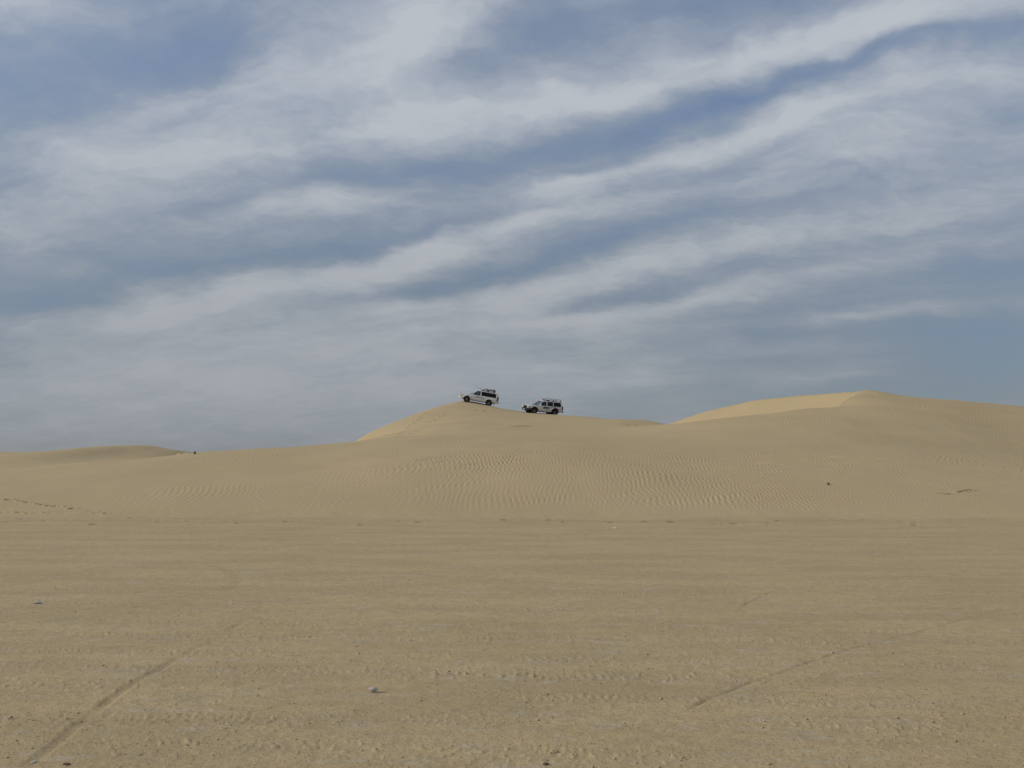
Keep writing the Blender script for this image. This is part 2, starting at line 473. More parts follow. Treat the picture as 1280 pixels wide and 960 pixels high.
def seg_dist(x, y, pl):
    best = np.full(len(x), 1e9); ends = np.zeros(len(x))
    n = len(pl) - 1
    for i in range(n):
        a, b = pl[i], pl[i + 1]; d = b - a; L2 = d @ d
        t = np.clip(((x - a[0]) * d[0] + (y - a[1]) * d[1]) / L2, 0, 1)
        q = np.hypot(x - a[0] - t * d[0], y - a[1] - t * d[1])
        m = q < best
        best = np.where(m, q, best); ends = np.where(m, (i + t) / n, ends)
    return best, ends


# broad tyre tracks crossing the flat from side to side: y at x = 0, slope, half width, strength
TYRES = []
for y0, sl_, w_, st in ((7.0, -.05, .13, .8), (7.75, -.035, .12, 1.0), (8.55, -.10, .13, .9), (9.35, -.075, .12, 1.0), (10.1, -.085, .13, 1.0), (11.2, -.06, .14, .8), (12.0, -.07, .12, .9),
                        (13.4, -.10, .14, .6), (14.9, -.05, .14, .8), (16.6, .02, .15, .5), (19.2, .04, .15, .4), (22.6, -.06, .16, .3), (28.2, .02, .16, .35)):
    TYRES.append((y0, sl_, w_, st))


def ripples(x, y):
    """wind ripples: many plane waves of nearly one length and heading, so crests fork and die out as real ones do"""
    wx = x + 0.9 * perlin(x / 6.5, y / 9, 21) + 0.30 * perlin(x / 2.1, y / 3.0, 22)
    wx = wx + 0.28 * (x / 10) ** 2 * 0.35 + 0.10 * (y - 40) * np.clip((x - 4) / 12, -1, 1) * 1.6
    wy = y + 0.9 * perlin(x / 7, y / 9, 23) + 0.3 * perlin(x / 1.5, y / 1.9, 24)
    r2 = np.random.default_rng(3)
    s = np.zeros(len(x))
    for k in range(20):
        lam = 0.16 * r2.uniform(0.70, 1.35); a = r2.normal(0, 0.34); ph = r2.uniform(0, 2 * math.pi)
        kk = 2 * math.pi / lam
        s += np.cos(kk * (math.cos(a) * wx + math.sin(a) * wy) + ph)
    s = s / 4.0
    return s - 0.16 * s * s + 0.16


def detail(x, y, z, A, sl):
    """relief and stains on top of the bare shape"""
    r = np.hypot(x, y)
    dz = np.zeros(len(x)); damp = np.zeros(len(x)); worn = np.zeros(len(x))
    # dune ripples
    m = (A > 0.02) & (r < 150) & (np.abs(x) < 0.62 * y)
    xm, ym, zm, am = x[m], y[m], z[m], A[m]
    amp = sstep(am, 0.02, 0.5)
    steep = 0.65 + 0.7 * np.clip(0.5 + 1.3 * fbm(xm / 5.5, ym / 7, 31, 2), 0, 1)
    amp = amp * steep
    hot = np.exp(-((xm + 0.3) / 4.0) ** 2 - ((ym - 45) / 5.0) ** 2)
    amp = amp * (0.75 + 0.9 * hot)
    # the bench and the hump that carries the cars are blown smooth
    right = sstep(xm / ym, 0.05, 0.20)
    smooth_zone = sstep(ym, 50, 64) * (1 - right)
    left_far = sstep(ym, 47, 56) * (1 - sstep(xm / ym, -.16, -.08))
    amp = amp * (1 - 0.86 * np.maximum(smooth_zone, left_far * .8)) * (1 - sl[m])
    amp = amp * (1 - 0.15 * sstep(ym, 60, 95)) * (1 + 0.50 * right)
    dz[m] += 0.0058 * amp * ripples(xm, ym)
    dz[m] += 0.012 * fbm(xm / 1.6, ym / 2.2, 33, 2) * sstep(am, 0.1, 0.6)
    # flat: crust, clods and tyre treads
    p = (A < 0.15) & (r < 36) & (np.abs(x) < 0.62 * y)
    xp, yp = x[p], y[p]
    band = np.zeros(len(xp)); tread = np.zeros(len(xp))
    for i, (y0, s_, w_, st) in enumerate(TYRES):
        yc = y0 + s_ * xp + 0.10 * perlin(xp / 4.0, np.full(len(xp), i * 3.7), 51)
        q = (yp - yc) / w_
        keep = st * sstep(perlin(xp / 1.8, yp / 2.0 + i * 5, 52 + i), -0.32, 0.25)
        e = np.exp(-q ** 4) * keep
        cv = np.cos(2 * math.pi * (xp + 0.35 * np.abs(yp - yc)) / 0.075 + 7 * perlin(xp / .35, yp / .25, 54)) * np.clip(.5 + 1.6 * perlin(xp / .5, yp / .3, 57), 0, 1.2)
        tread += e * (0.0030 * cv - 0.004)
        band = np.maximum(band, np.exp(-(q / 1.6) ** 2) * keep)
    grit = fbm(xp / 0.075, yp / 0.09, 61, 2)
    patch = np.clip(0.35 + 0.9 * fbm(xp / 1.9, yp / 0.9, 63, 2), 0, 1)
    clod = sstep(grit, 0.16, 0.62)
    fade = 1 - 0.92 * sstep(r[p], 10, 24)
    q = tread + fade * (0.011 * clod * (0.35 * patch + 0.9 * band) + 0.0022 * grit * (0.5 + patch))
    q += 0.010 * fade * fbm(xp / 0.8, yp / 0.45, 65, 2) + 0.02 * fbm(xp / 4, yp / 2.5, 66, 2)
    dk = np.zeros(len(xp))
    for pl, w_, dp, k_ in RUTS:
        ds, t = seg_dist(xp, yp, pl)
        ends = sstep(t, 0, .12) * (1 - sstep(t, .8, 1.0))
        ends = ends * (0.35 + 0.9 * np.clip(.5 + perlin(xp / .35, yp / .35, 67), 0, 1))
        ins = np.exp(-(ds / w_) ** 4)
        q = q * (1 - 0.8 * ins * ends) - dp * ins * ends + 0.15 * dp * np.exp(-((ds - 1.7 * w_) / (0.6 * w_)) ** 2) * ends
        dk = np.maximum(dk, ins * ends * k_)
    dz[p] += q
    worn[p] = np.maximum(band * 0.7, clod * patch * .5)
    foot = np.exp(-((yp - 31.7) / .7) ** 2) * np.clip(.45 + 1.2 * perlin(xp / 3.0, yp / .6, 71), 0, 1)
    damp[p] = np.maximum(dk * 0.30, .16 * foot)
    # footprints and scuffs
    for (fx, fy, ln, wd, a, dp, dmp) in PRINTS:
        near = np.where((np.abs(x - fx) < 3 * ln + .1) & (np.abs(y - fy) < 3 * max(ln, wd) + .3))[0]
        if not len(near): continue
        u = (x[near] - fx) * math.cos(a) + (y[near] - fy) * math.sin(a); v = -(x[near] - fx) * math.sin(a) + (y[near] - fy) * math.cos(a)
        d2 = (u / ln) ** 2 + (v / wd) ** 2
        dz[near] += -dp * np.exp(-d2 * 1.3) + 0.45 * dp * np.exp(-(np.sqrt(d2) - 1.6) ** 2 * 4)
        damp[near] = np.maximum(damp[near], dmp * np.exp(-(d2 * .9) ** 2))
    return dz, damp, worn


def attr_mat(name):
    m = bpy.data.materials.new(name); m.use_nodes = True
    nt = m.node_tree; nt.nodes.clear()
    k = NT(nt.nodes, nt.links)
    bs = nt.nodes.new('ShaderNodeBsdfPrincipled'); out = nt.nodes.new('ShaderNodeOutputMaterial')
    nt.links.new(bs.outputs[0], out.inputs[0])
    return m, nt, k, bs


def attr(nt, name):
    a = nt.nodes.new('ShaderNodeAttribute'); a.attribute_name = name
    return a.outputs['Fac']


def make_dune_mat():
    m, nt, k, bs = attr_mat('dune_sand')
    g = nt.nodes.new('ShaderNodeNewGeometry').outputs['Position']
    a, b = (.447, .336, .176, 1), (.477, .361, .191, 1)
    c = k.mix(k.ramp(k.noise(g, .16, 4, .6), .35, .65), a, b)
    c = k.mix(k.math('MULTIPLY', k.ramp(k.noise(k.mapping(g, scale=(.5, 1.4, 1)), .9, 5, .65), .40, .70), .35), c, (.42, .345, .225, 1))
    gr = k.noise(g, 46, 3, .7)
    c = k.mix(k.ramp(gr, .25, .75, 0, .45), c, (.50, .40, .25, 1))
    c = k.mix(k.ramp(k.noise(g, 9, 4, .75), .52, .80, 0, .35), c, (.34, .255, .145, 1))
    c = k.mix(attr(nt, 'damp'), c, (.19, .105, .042, 1))
    nt.links.new(c, bs.inputs['Base Color'])
    bs.inputs['Roughness'].default_value = .95; bs.inputs['Specular IOR Level'].default_value = .15
    bs.inputs['Diffuse Roughness'].default_value = .0
    bp = nt.nodes.new('ShaderNodeBump'); bp.inputs['Strength'].default_value = .5; bp.inputs['Distance'].default_value = .02
    h = k.math('ADD', k.math('MULTIPLY', k.noise(g, 22, 3, .7), .5), k.math('MULTIPLY', k.noise(g, 5, 3, .6), 1.0))
    nt.links.new(h, bp.inputs['Height']); nt.links.new(bp.outputs[0], bs.inputs['Normal'])
    return m


def make_flat_mat():
    m, nt, k, bs = attr_mat('flat_sand_crust')
    g = nt.nodes.new('ShaderNodeNewGeometry').outputs['Position']
    lo = k.mapping(g, rot=(0, 0, .06), scale=(.42, 1.2, 1)); mid = k.mapping(g, rot=(0, 0, -.04), scale=(1.1, 2.6, 1)); hi = k.mapping(g, rot=(0, 0, .05), scale=(2.8, 6.0, 1))
    a, b = (.462, .342, .166, 1), (.572, .428, .212, 1)
    c = k.mix(k.ramp(k.noise(lo, .8, 5, .6), .34, .66), a, b)
    c = k.mix(k.ramp(k.noise(mid, 1.1, 6, .65), .48, .74, 0, .60), c, (.375, .320, .222, 1))
    # bare grey salt crust in thin wind streaks
    s = k.math('MULTIPLY', k.ramp(k.noise(lo, 1.7, 4, .6), .44, .62), k.ramp(k.noise(hi, 1.2, 5, .7), .46, .66))
    c = k.mix(k.math('MULTIPLY', s, .62), c, (.55, .50, .41, 1))
    c = k.mix(k.ramp(k.noise(hi, 1.9, 6, .7), .53, .75, 0, .65), c, (.30, .215, .112, 1))
    c = k.mix(k.ramp(k.noise(g, 55, 3, .75), .36, .66, 0, .65), c, (.44, .345, .215, 1))
    c = k.mix(k.ramp(k.noise(g, 30, 4, .8), .56, .70, 0, .80), c, (.155, .108, .062, 1))
    c = k.mix(k.ramp(k.noise(g, 5.5, 4, .7), .40, .68, 0, .38), c, (.33, .25, .135, 1))
    crk = k.noise(k.mapping(g, rot=(0, 0, .07), scale=(1.1, 6.5, 1)), 1.5, 6, .75)
    c = k.mix(k.ramp(crk, .63, .72, 0, .75), c, (.20, .135, .070, 1))
    c = k.mix(k.math('MULTIPLY', attr(nt, 'worn'), .35), c, (.43, .335, .205, 1))
    c = k.mix(attr(nt, 'damp'), c, (.175, .115, .060, 1))
    nt.links.new(c, bs.inputs['Base Color'])
    bs.inputs['Roughness'].default_value = .92; bs.inputs['Specular IOR Level'].default_value = .2
    bs.inputs['Diffuse Roughness'].default_value = .0
    bp = nt.nodes.new('ShaderNodeBump'); bp.inputs['Strength'].default_value = 1.0; bp.inputs['Distance'].default_value = .02
    h = k.math('ADD', k.math('MULTIPLY', k.noise(g, 45, 4, .75), .45), k.math('MULTIPLY', k.noise(k.mapping(g, scale=(1, 1.7, 1)), 11, 4, .65), 1.0))
    nt.links.new(h, bp.inputs['Height']); nt.links.new(bp.outputs[0], bs.inputs['Normal'])
    return m


DUNE_MAT, FLAT_MAT = make_dune_mat(), make_flat_mat()


def build_terrain():
    az = np.concatenate([np.linspace(-180, -32, 50)[:-1], np.linspace(-32, 32, 1520), np.linspace(32, 180, 50)[1:]])
    dep = np.radians(np.linspace(21.0, 3.44, 320))
    r = np.concatenate([[.05, .8, 1.8, 3, 4.2], CAM_H / np.tan(dep), np.linspace(33.4, 50, 170)[1:], np.linspace(50, 66, 70)[1:], np.linspace(66, 142, 185)[1:],
                        np.linspace(142, 420, 70)[1:], np.geomspace(420, 6000, 26)[1:]])
    na, nr = len(az), len(r)
    AZ, RR = np.meshgrid(np.radians(az), r)
    x = (np.sin(AZ) * RR).ravel(); y = (np.cos(AZ) * RR).ravel()
    z, A, sl = base_height(x, y)
    dz, damp, worn = detail(x, y, z, A, sl)
    z = z + dz
    co = np.c_[x, y, z].astype(np.float32)
    i, j = np.meshgrid(np.arange(nr - 1), np.arange(na - 1), indexing='ij')
    a = (i * na + j).ravel()
    quads = np.c_[a, a + na, a + na + 1, a + 1][:, ::-1]
    rr = RR.ravel()
    fr = rr[a]; fa = A[quads].max(1); fx = x[a] / np.maximum(y[a], .01)
    far = fr > 165
    dune = (fa > 0.0) & ~far & (y[a] > 0)
    rightd = dune & (x[a] > 0.125 * y[a])
    for name, mask, mat in (('sand_flat', ~far & ~dune, FLAT_MAT), ('sand_dune', dune & ~rightd, DUNE_MAT), ('sand_dune', rightd, DUNE_MAT), ('distant_dunes', far, DUNE_MAT)):
        q = quads[mask]
        used = np.unique(q)
        remap = np.full(len(x), -1, np.int64); remap[used] = np.arange(len(used))
        f = remap[q].astype(np.int32)
        me = bpy.data.meshes.new(name)
        me.vertices.add(len(used)); me.vertices.foreach_set('co', co[used].ravel())
        me.loops.add(f.size); me.loops.foreach_set('vertex_index', f.ravel())
        me.polygons.add(len(f)); me.polygons.foreach_set('loop_start', np.arange(0, f.size, 4, dtype=np.int32))
        for nm, arr in (('damp', damp), ('worn', worn)):
            at = me.attributes.new(nm, 'FLOAT', 'POINT'); at.data.foreach_set('value', arr[used].astype(np.float32))
        me.update(calc_edges=True)
        me.polygons.foreach_set('use_smooth', np.ones(len(f), bool))
        me.materials.append(mat)
        o = bpy.data.objects.new(name, me); COL.objects.link(o)
        o['kind'] = 'structure'
    return


build_terrain()


def ground(x, y):
    x = np.atleast_1d(np.array(x, float)); y = np.atleast_1d(np.array(y, float))
    z, A, sl = base_height(x, y)
    return z + detail(x, y, z, A, sl)[0]


# ------------------------------------------------------------------ materials for things
def simple(name, col, rough=.5, metal=0.0, spec=.5, var=0.12, scale=6.0, dirt=None, coat=0.0):
    m, nt, k, bs = attr_mat(name)
    tcn = nt.nodes.new('ShaderNodeTexCoord').outputs['Object']
    c = k.mix(k.ramp(k.noise(tcn, scale, 4, .6), .3, .7), tuple(v * (1 - var) for v in col) + (1,), tuple(min(1, v * (1 + var)) for v in col) + (1,))
    if dirt:
        sp = nt.nodes.new('ShaderNodeSeparateXYZ'); nt.links.new(tcn, sp.inputs[0])
        low = k.ramp(k.math('ADD', sp.outputs[2], k.math('MULTIPLY', k.noise(tcn, 5, 4, .6), .4)), dirt[1] + .2, dirt[2] + .2, dirt[3], 0)
        c = k.mix(low, c, dirt[0] + (1,))
    nt.links.new(c, bs.inputs['Base Color'])
    bs.inputs['Roughness'].default_value = rough; bs.inputs['Metallic'].default_value = metal; bs.inputs['Specular IOR Level'].default_value = spec
    bs.inputs['Coat Weight'].default_value = coat
    return m


def glass(name, tint, clear, ior=1.33):
    m = bpy.data.materials.new(name); m.use_nodes = True
    nt = m.node_tree; nt.nodes.clear(); k = NT(nt.nodes, nt.links)
    tr = nt.nodes.new('ShaderNodeBsdfTransparent'); tr.inputs[0].default_value = tint + (1,)
    gl = nt.nodes.new('ShaderNodeBsdfGlossy'); gl.inputs['Roughness'].default_value = .03; gl.inputs[0].default_value = (1, 1, 1, 1)
    df = nt.nodes.new('ShaderNodeBsdfPrincipled'); df.inputs['Base Color'].default_value = (.006, .006, .008, 1); df.inputs['Roughness'].default_value = .2; df.inputs['Specular IOR Level'].default_value = .1
    fr = nt.nodes.new('ShaderNodeFresnel'); fr.inputs[0].default_value = ior
    m1 = nt.nodes.new('ShaderNodeMixShader'); m1.inputs[0].default_value = clear
    nt.links.new(df.outputs[0], m1.inputs[1]); nt.links.new(tr.outputs[0], m1.inputs[2])
    m2 = nt.nodes.new('ShaderNodeMixShader'); nt.links.new(fr.outputs[0], m2.inputs[0])
    nt.links.new(m1.outputs[0], m2.inputs[1]); nt.links.new(gl.outputs[0], m2.inputs[2])
    out = nt.nodes.new('ShaderNodeOutputMaterial'); nt.links.new(m2.outputs[0], out.inputs[0])
    return m


DUST = (.40, .32, .21)
M = dict(
    white=simple('white_car_paint', (.64, .635, .62), .28, 0, .5, .03, 3, (DUST, .35, .95, .55), .3),
    roofw=simple('white_roof_paint', (.68, .675, .66), .3, 0, .5, .03, 3, None, .3),
    black=simple('black_plastic', (.018, .018, .019), .85, 0, .25, .2, 8, (DUST, .1, .6, .10)),
    dark=simple('dark_interior', (.018, .017, .018), .8, 0, .3, .2, 8),
    rubber=simple('tyre_rubber', (.020, .019, .018), .85, 0, .3, .2, 12, None),
    rim=simple('grey_wheel_metal', (.20, .195, .185), .45, .6, .5, .15, 12),
    metal=simple('grey_rack_metal', (.42, .42, .42), .4, .5, .5, .1, 12),
    chrome=simple('chrome', (.72, .72, .74), .15, 1, .5, .05, 12),
    lamp=simple('headlamp_glass', (.68, .70, .71), .15, 0, .8, .03, 30, None, 1),
    red=simple('red_lamp_plastic', (.20, .012, .018), .2, 0, .6, .1, 30),
    plate=simple('plate_white', (.40, .40, .38), .5, 0, .4, .04, 30),
    stripe=simple('red_stripe_vinyl', (.36, .13, .10), .45, 0, .4, .05, 10),
    ink=simple('dark_lettering_vinyl', (.030, .036, .045), .5, 0, .4, .05, 10),
    inkgrey=simple('grey_lettering_vinyl', (.26, .27, .29), .5, 0, .4, .05, 10),
    seat=simple('dark_seat_cloth', (.045, .045, .05), .9, 0, .2, .2, 20),
    seatpale=simple('pale_seat_cloth', (.30, .29, .27), .9, 0, .2, .2, 20),
    skin=simple('skin', (.30, .17, .11), .6, 0, .4, .1, 20),
    shirt=simple('pale_shirt_cloth', (.60, .59, .55), .9, 0, .2, .1, 20),
    shirt2=simple('dark_shirt_cloth', (.035, .037, .045), .9, 0, .2, .1, 20),
    hair=simple('dark_hair', (.015, .012, .010), .7, 0, .3, .2, 40),
    signred=simple('faded_red_sign', (.30, .17, .15), .5, 0, .4, .1, 10),
    canvas=simple('grey_canvas', (.33, .32, .30), .9, 0, .2, .2, 10),
    stone=simple('pale_limestone', (.47, .42, .37), .9, 0, .2, .25, 40),
    stonedark=simple('dark_brown_stone', (.13, .092, .056), .9, 0, .2, .3, 20),
    clod=simple('sand_clod', (.42, .325, .19), .95, 0, .15, .25, 20),
    twig=simple('dry_wood', (.16, .085, .036), .9, 0, .2, .25, 20),
    paper=simple('white_paper', (.62, .62, .60), .8, 0, .3, .05, 20),
)
M['clear'] = glass('clear_glass', (.72, .80, .80), .75)
M['wind'] = glass('windscreen_glass', (.60, .80, .80), .65, 3.2)
M['tint'] = glass('tinted_glass', (.12, .12, .14), .25, 1.25)


def link(name, me, mat, parent=None, smooth=False, bevel=0.0, segs=2):
    me.materials.append(mat)
    o = bpy.data.objects.new(name, me); COL.objects.link(o)
    if parent is not None: o.parent = parent
    if smooth:
        for p in me.polygons: p.use_smooth = True
    if bevel:
        b = o.modifiers.new('bevel', 'BEVEL'); b.width = bevel; b.segments = segs; b.limit_method = 'ANGLE'; b.angle_limit = R(35)
        b.harden_normals = False
    return o


def pmesh(name, verts, faces):
    me = bpy.data.meshes.new(name); me.from_pydata([tuple(v) for v in verts], [], faces); me.update()
    bm = bmesh.new(); bm.from_mesh(me); bmesh.ops.recalc_face_normals(bm, faces=bm.faces); bm.to_mesh(me); bm.free()
    return me


class MB:
    """collects simple solids into one mesh"""
    def __init__(self): self.bm = bmesh.new()

    def box(self, c, s, rot=None):
        mtx = Matrix.Translation(c) @ (rot.to_4x4() if rot else Matrix()) @ Matrix.Diagonal((s[0], s[1], s[2], 1))
        bmesh.ops.create_cube(self.bm, size=1, matrix=mtx); return self

    def bar(self, a, b, r, n=8, r2=None):
        a, b = Vector(a), Vector(b); d = b - a
        mtx = Matrix.Translation((a + b) / 2) @ d.to_track_quat('Z', 'Y').to_matrix().to_4x4()
        bmesh.ops.create_cone(self.bm, cap_ends=True, segments=n, radius1=r, radius2=r if r2 is None else r2, depth=d.length, matrix=mtx); return self

    def ball(self, c, s, sub=2):
        mtx = Matrix.Translation(c) @ Matrix.Diagonal((s[0], s[1], s[2], 1))
        bmesh.ops.create_icosphere(self.bm, subdivisions=sub, radius=1, matrix=mtx); return self

    def prism(self, pts, y0, y1):
        n = len(pts)
        va = [self.bm.verts.new((p[0], y0, p[1])) for p in pts]; vb = [self.bm.verts.new((p[0], y1, p[1])) for p in pts]
        self.bm.faces.new(va); self.bm.faces.new(vb[::-1])
        for i in range(n): self.bm.faces.new((va[i], vb[i], vb[(i + 1) % n], va[(i + 1) % n]))
        return self

    def hexa(self, q, t):
        """a slab: four corners q, thickness vector t"""
        a = [self.bm.verts.new(Vector(p)) for p in q]; b = [self.bm.verts.new(Vector(p) + Vector(t)) for p in q]
        self.bm.faces.new(a); self.bm.faces.new(b[::-1])
        for i in range(4): self.bm.faces.new((a[i], b[i], b[(i + 1) % 4], a[(i + 1) % 4]))
        return self

    def lathe_y(self, prof, c, n=24):
        """rings of (radius, y) about an axle along y"""
        rings = []
        for r, y in prof:
            rings.append([self.bm.verts.new((c[0] + r * math.cos(2 * math.pi * k / n), c[1] + y, c[2] + r * math.sin(2 * math.pi * k / n))) for k in range(n)])
        for a, b in zip(rings, rings[1:]):
            for k in range(n): self.bm.faces.new((a[k], a[(k + 1) % n], b[(k + 1) % n], b[k]))
        return rings

    def build(self, name, mat, parent=None, smooth=False, bevel=0.0, segs=2):
        bmesh.ops.recalc_face_normals(self.bm, faces=self.bm.faces)
        me = bpy.data.meshes.new(name); self.bm.to_mesh(me); self.bm.free()
        return link(name, me, mat, parent, smooth, bevel, segs)


# ------------------------------------------------------------------ the off-road cars
WB = 2.86; FA, RA = WB / 2, -WB / 2; WR = .395; AR = .475; AZC = .42
TOPZ = 1.83


def yw(z):
    """half width of the car at height z"""
    if z < .55: return .93 + .02 * (z - .3) / .25
    if z < .95: return .95
    if z < 1.15: return .95 - .06 * (z - .95) / .2
    return .89 - .15 * (z - 1.15) / .65


def arch(cx, n=12):
    return [(cx - AR * math.cos(math.pi * k / n) * 1.0, AZC + AR * math.sin(math.pi * k / n) * .98) for k in range(n + 1)]


def make_car(spec):
    root = bpy.data.objects.new('off_road_car', None); COL.objects.link(root)
    root.empty_display_size = .5
    root['label'] = spec['label']; root['category'] = 'car'; root['group'] = 'white off-road cars on the dune crest'
    white, black = M['white'], M['black']
    F, B = 2.34, -2.52
    prof = [(F - .10, .48), (F - .02, .60), (F, .80), (F - .05, .95), (F - .18, 1.045), (1.7, 1.09), (1.02, 1.155), (.92, 1.16), (B + .12, 1.17), (B + .05, 1.05), (B, .85), (B + .02, .58), (B + .10, .50)]
    prof += arch(RA) + [(FA - AR - .02, .44)] + arch(FA)
    prof = [p for i, p in enumerate(prof)]
    n = len(prof)
    lv = [(x, yw(z) - (.06 if x > 2.1 else 0) - (.03 if x < -2.4 else 0), z) for x, z in prof]; rv = [(x, -y, z) for x, y, z in lv]
    faces = [list(range(n)), list(range(2 * n - 1, n - 1, -1))]
    open_top = 7                                                     # the cabin top between cowl and tail stays open
    for i in range(n):
        if i == open_top: continue
        j = (i + 1) % n; faces.append([i, j, n + j, n + i])
    me = pmesh('body', lv + rv, faces)
    link('body', me, white, root, False, .035, 3)
    # flared arches
    for cx in (FA, RA):
        for s in (1, -1):
            b = MB(); pts = arch(cx, 14); bm = b.bm
            ring = []
            for (x, z) in pts:
                k = Vector((x - cx, 0, z - AZC)); u = k.normalized()
                y = s * (yw(z) + .0)
                ring.append([bm.verts.new((x + u.x * o, y + s * q, z + u.z * o)) for o, q in ((-.005, -.05), (-.005, .035), (.055, .035), (.085, -.02))])
            for a, c in zip(ring, ring[1:]):
                for k in range(3): bm.faces.new((a[k], c[k], c[k + 1], a[k + 1]))
            b.build('wheel_arch', M[spec['arch']], root, True)
    # underbody
    b = MB(); b.box((0, 0, .43), (4.3, 1.0, .20)); b.bar((FA, -.7, WR), (FA, .7, WR), .05).bar((RA, -.7, WR), (RA, .7, WR), .06)
    b.ball((RA, 0, WR), (.16, .16, .14)); b.build('chassis', M['dark'], root)
    for s in (1, -1): MB().box((0, s * .90, .40), (1.75, .13, .045)).build('side_step', black, root, False, .01)
    # cabin
    b = MB(); b.box((.0, 0, .62), (1.8, 1.70, .04)); b.box((.94, 0, 1.0), (.10, 1.70, .30)); b.box((-1.55, 0, 1.0), (1.7, 1.68, .04))
    for s in (1, -1): b.box((-.7, s * .855, .9), (3.2, .02, .50))
    b.build('interior', M['dark'], root)
    b = MB(); b.box((.80, 0, 1.10), (.34, 1.62, .14)); b.build('dashboard', M['dark'], root, False, .03)
    b = MB(); b.bm.verts.ensure_lookup_table()
    for k in range(16):
        a0, a1 = 2 * math.pi * k / 16, 2 * math.pi * (k + 1) / 16
        f = lambda a: Vector((.50 - .10 * math.sin(a), .37 + .18 * math.cos(a), 1.08 + .16 * math.sin(a)))
        b.bar(f(a0), f(a1), .016, 6)
    b.bar((.62, .37, 1.02), (.50, .37, 1.08), .03, 8); b.build('steering_wheel', M['dark'], root)
    for sx, ys in ((-.12, (.37, -.37)), (-.98, (.40, 0, -.40))):
        for y in ys:
            b = MB(); b.box((sx + .22, y, .80), (.50, .46, .16)); b.box((sx - .06, y, 1.10), (.14, .44, .62), Matrix.Rotation(R(-12), 3, 'Y'))
            st = b.build('seat', M['seat'], root, False, .05)
            MB().box((sx - .13, y, 1.47), (.10, .24, .17)).build('headrest', M['seat'], st, False, .03)
    # greenhouse
    zt = TOPZ - .09; zb = 1.15
    def side(x, z, s, inset=0): return Vector((x, s * (yw(z) - inset), z))
    b = MB(); pts = [(.16, -.02), (.10, .03), (-.5, .06), (-1.6, .055), (-2.25, .03), (-2.36, -.03)]
    bm = b.bm; rows = []
    for x, dz_ in pts:
        rows.append([bm.verts.new((x, y, zt + .015 + (dz_ if abs(y) < .6 else dz_ * .25 if abs(y) < .7 else -.01))) for y in (-.755, -.69, -.45, 0, .45, .69, .755)])
    for a, c in zip(rows, rows[1:]):
        for k in range(6): bm.faces.new((a[k], c[k], c[k + 1], a[k + 1]))
    o = b.build('roof', M['roofw'], root, True); md = o.modifiers.new('thick', 'SOLIDIFY'); md.thickness = .03; md.offset = -1
    pil = [('a', 1.00, .90, .22, .14), ('b', -.20, -.32, -.20, -.30), ('c', -1.12, -1.22, -1.12, -1.20), ('d', -2.28, -2.43, -2.17, -2.35)]
    for s in (1, -1):
        for nm, x0, x1, t0, t1 in pil:
            q = [side(x0, zb - .01, s), side(x1, zb - .01, s), side(t1, zt, s), side(t0, zt, s)]
            MB().hexa(q, (0, -s * .06, 0)).build('pillar', M['dark'] if nm == 'c' and spec['darkpillar'] else M['roofw'], root, False, .008)
        q = [side(.20, zt - .05, s), side(-2.30, zt - .05, s), side(-2.30, zt + .02, s), side(.16, zt + .02, s)]
        MB().hexa(q, (0, -s * .05, 0)).build('roof_rail', M['roofw'], root, False, .01)
        wins = [((.89, -.21), (.135, -.21), 'clear'), ((-.33, -1.11), (-.31, -1.11), spec['rearglass']), ((-1.23, -2.27), (-1.21, -2.16), 'tint')]
        for (b0, b1), (t0, t1), g in wins:
            q = [side(b0, zb + .005, s, .022), side(b1, zb + .005, s, .022), side(t1, zt - .045, s, .022), side(t0, zt - .045, s, .022)]
            MB().hexa(q, (0, -s * .008, 0)).build('side_window', M[g], root)
        # quarter-light divider
        q = [side(.58, zb, s, .012), side(.55, zb, s, .012), side(.30, zt - .12, s, .012), side(.33, zt - .12, s, .012)]
        MB().hexa(q, (0, -s * .02, 0)).build('window_divider', black, root)
    y0, y1 = yw(zb) - .06, yw(zt) - .06
    MB().hexa([(1.00, -y0, zb + .01), (1.00, y0, zb + .01), (.20, y1, zt - .01), (.20, -y1, zt - .01)], (-.008, 0, -.004)).build('windscreen', M['wind'], root)
    MB().hexa([(-2.40, -y0, zb + .02), (-2.40, y0, zb + .02), (-2.325, y1, zt - .03), (-2.325, -y1, zt - .03)], (.008, 0, 0)).build('rear_window', M['tint'], root)
    MB().box((1.03, 0, 1.165), (.10, 1.50, .02)).build('windscreen_cowl', black, root)
    for s in (.35, -.35): MB().bar((1.03, s, 1.19), (.72, s + .42, 1.43), .010, 6).build('wiper', black, root)
    # doors with their handles
    for s in (1, -1):
        for x0, x1, zlo in ((.84, -.24, .47), (-.28, -1.02, .47)):
            pts = [(x0, zlo), (x0, 1.12), (x1, 1.13), (x1, zlo + (.0 if x1 > -.5 else .44)), (x1 + (.0 if x1 > -.5 else .13), zlo + (.0 if x1 > -.5 else .20)), (x1 + (.0 if x1 > -.5 else .16), zlo)]
            bm_ = MB(); v0 = [bm_.bm.verts.new((x, s * (yw(z) + .006), z)) for x, z in pts]; v1 = [bm_.bm.verts.new((x, s * (yw(z) - .02), z)) for x, z in pts]
            bm_.bm.faces.new(v0); bm_.bm.faces.new(v1[::-1])
            for i in range(len(pts)):
                j = (i + 1) % len(pts); bm_.bm.faces.new((v0[i], v1[i], v1[j], v0[j]))
            d = bm_.build('door', white, root, False, .004)
            MB().box((x1 + .14, s * (yw(1.02) + .02), 1.03), (.17, .03, .035)).build('handle', M[spec['handle']], d, False, .008)
        mb = MB().box((.66, s * 1.02, 1.22), (.11, .21, .17)); mb.bar((.72, s * .88, 1.16), (.68, s * .96, 1.18), .02)
        mb.build('mirror', M[spec['mirror']], root, False, .03)
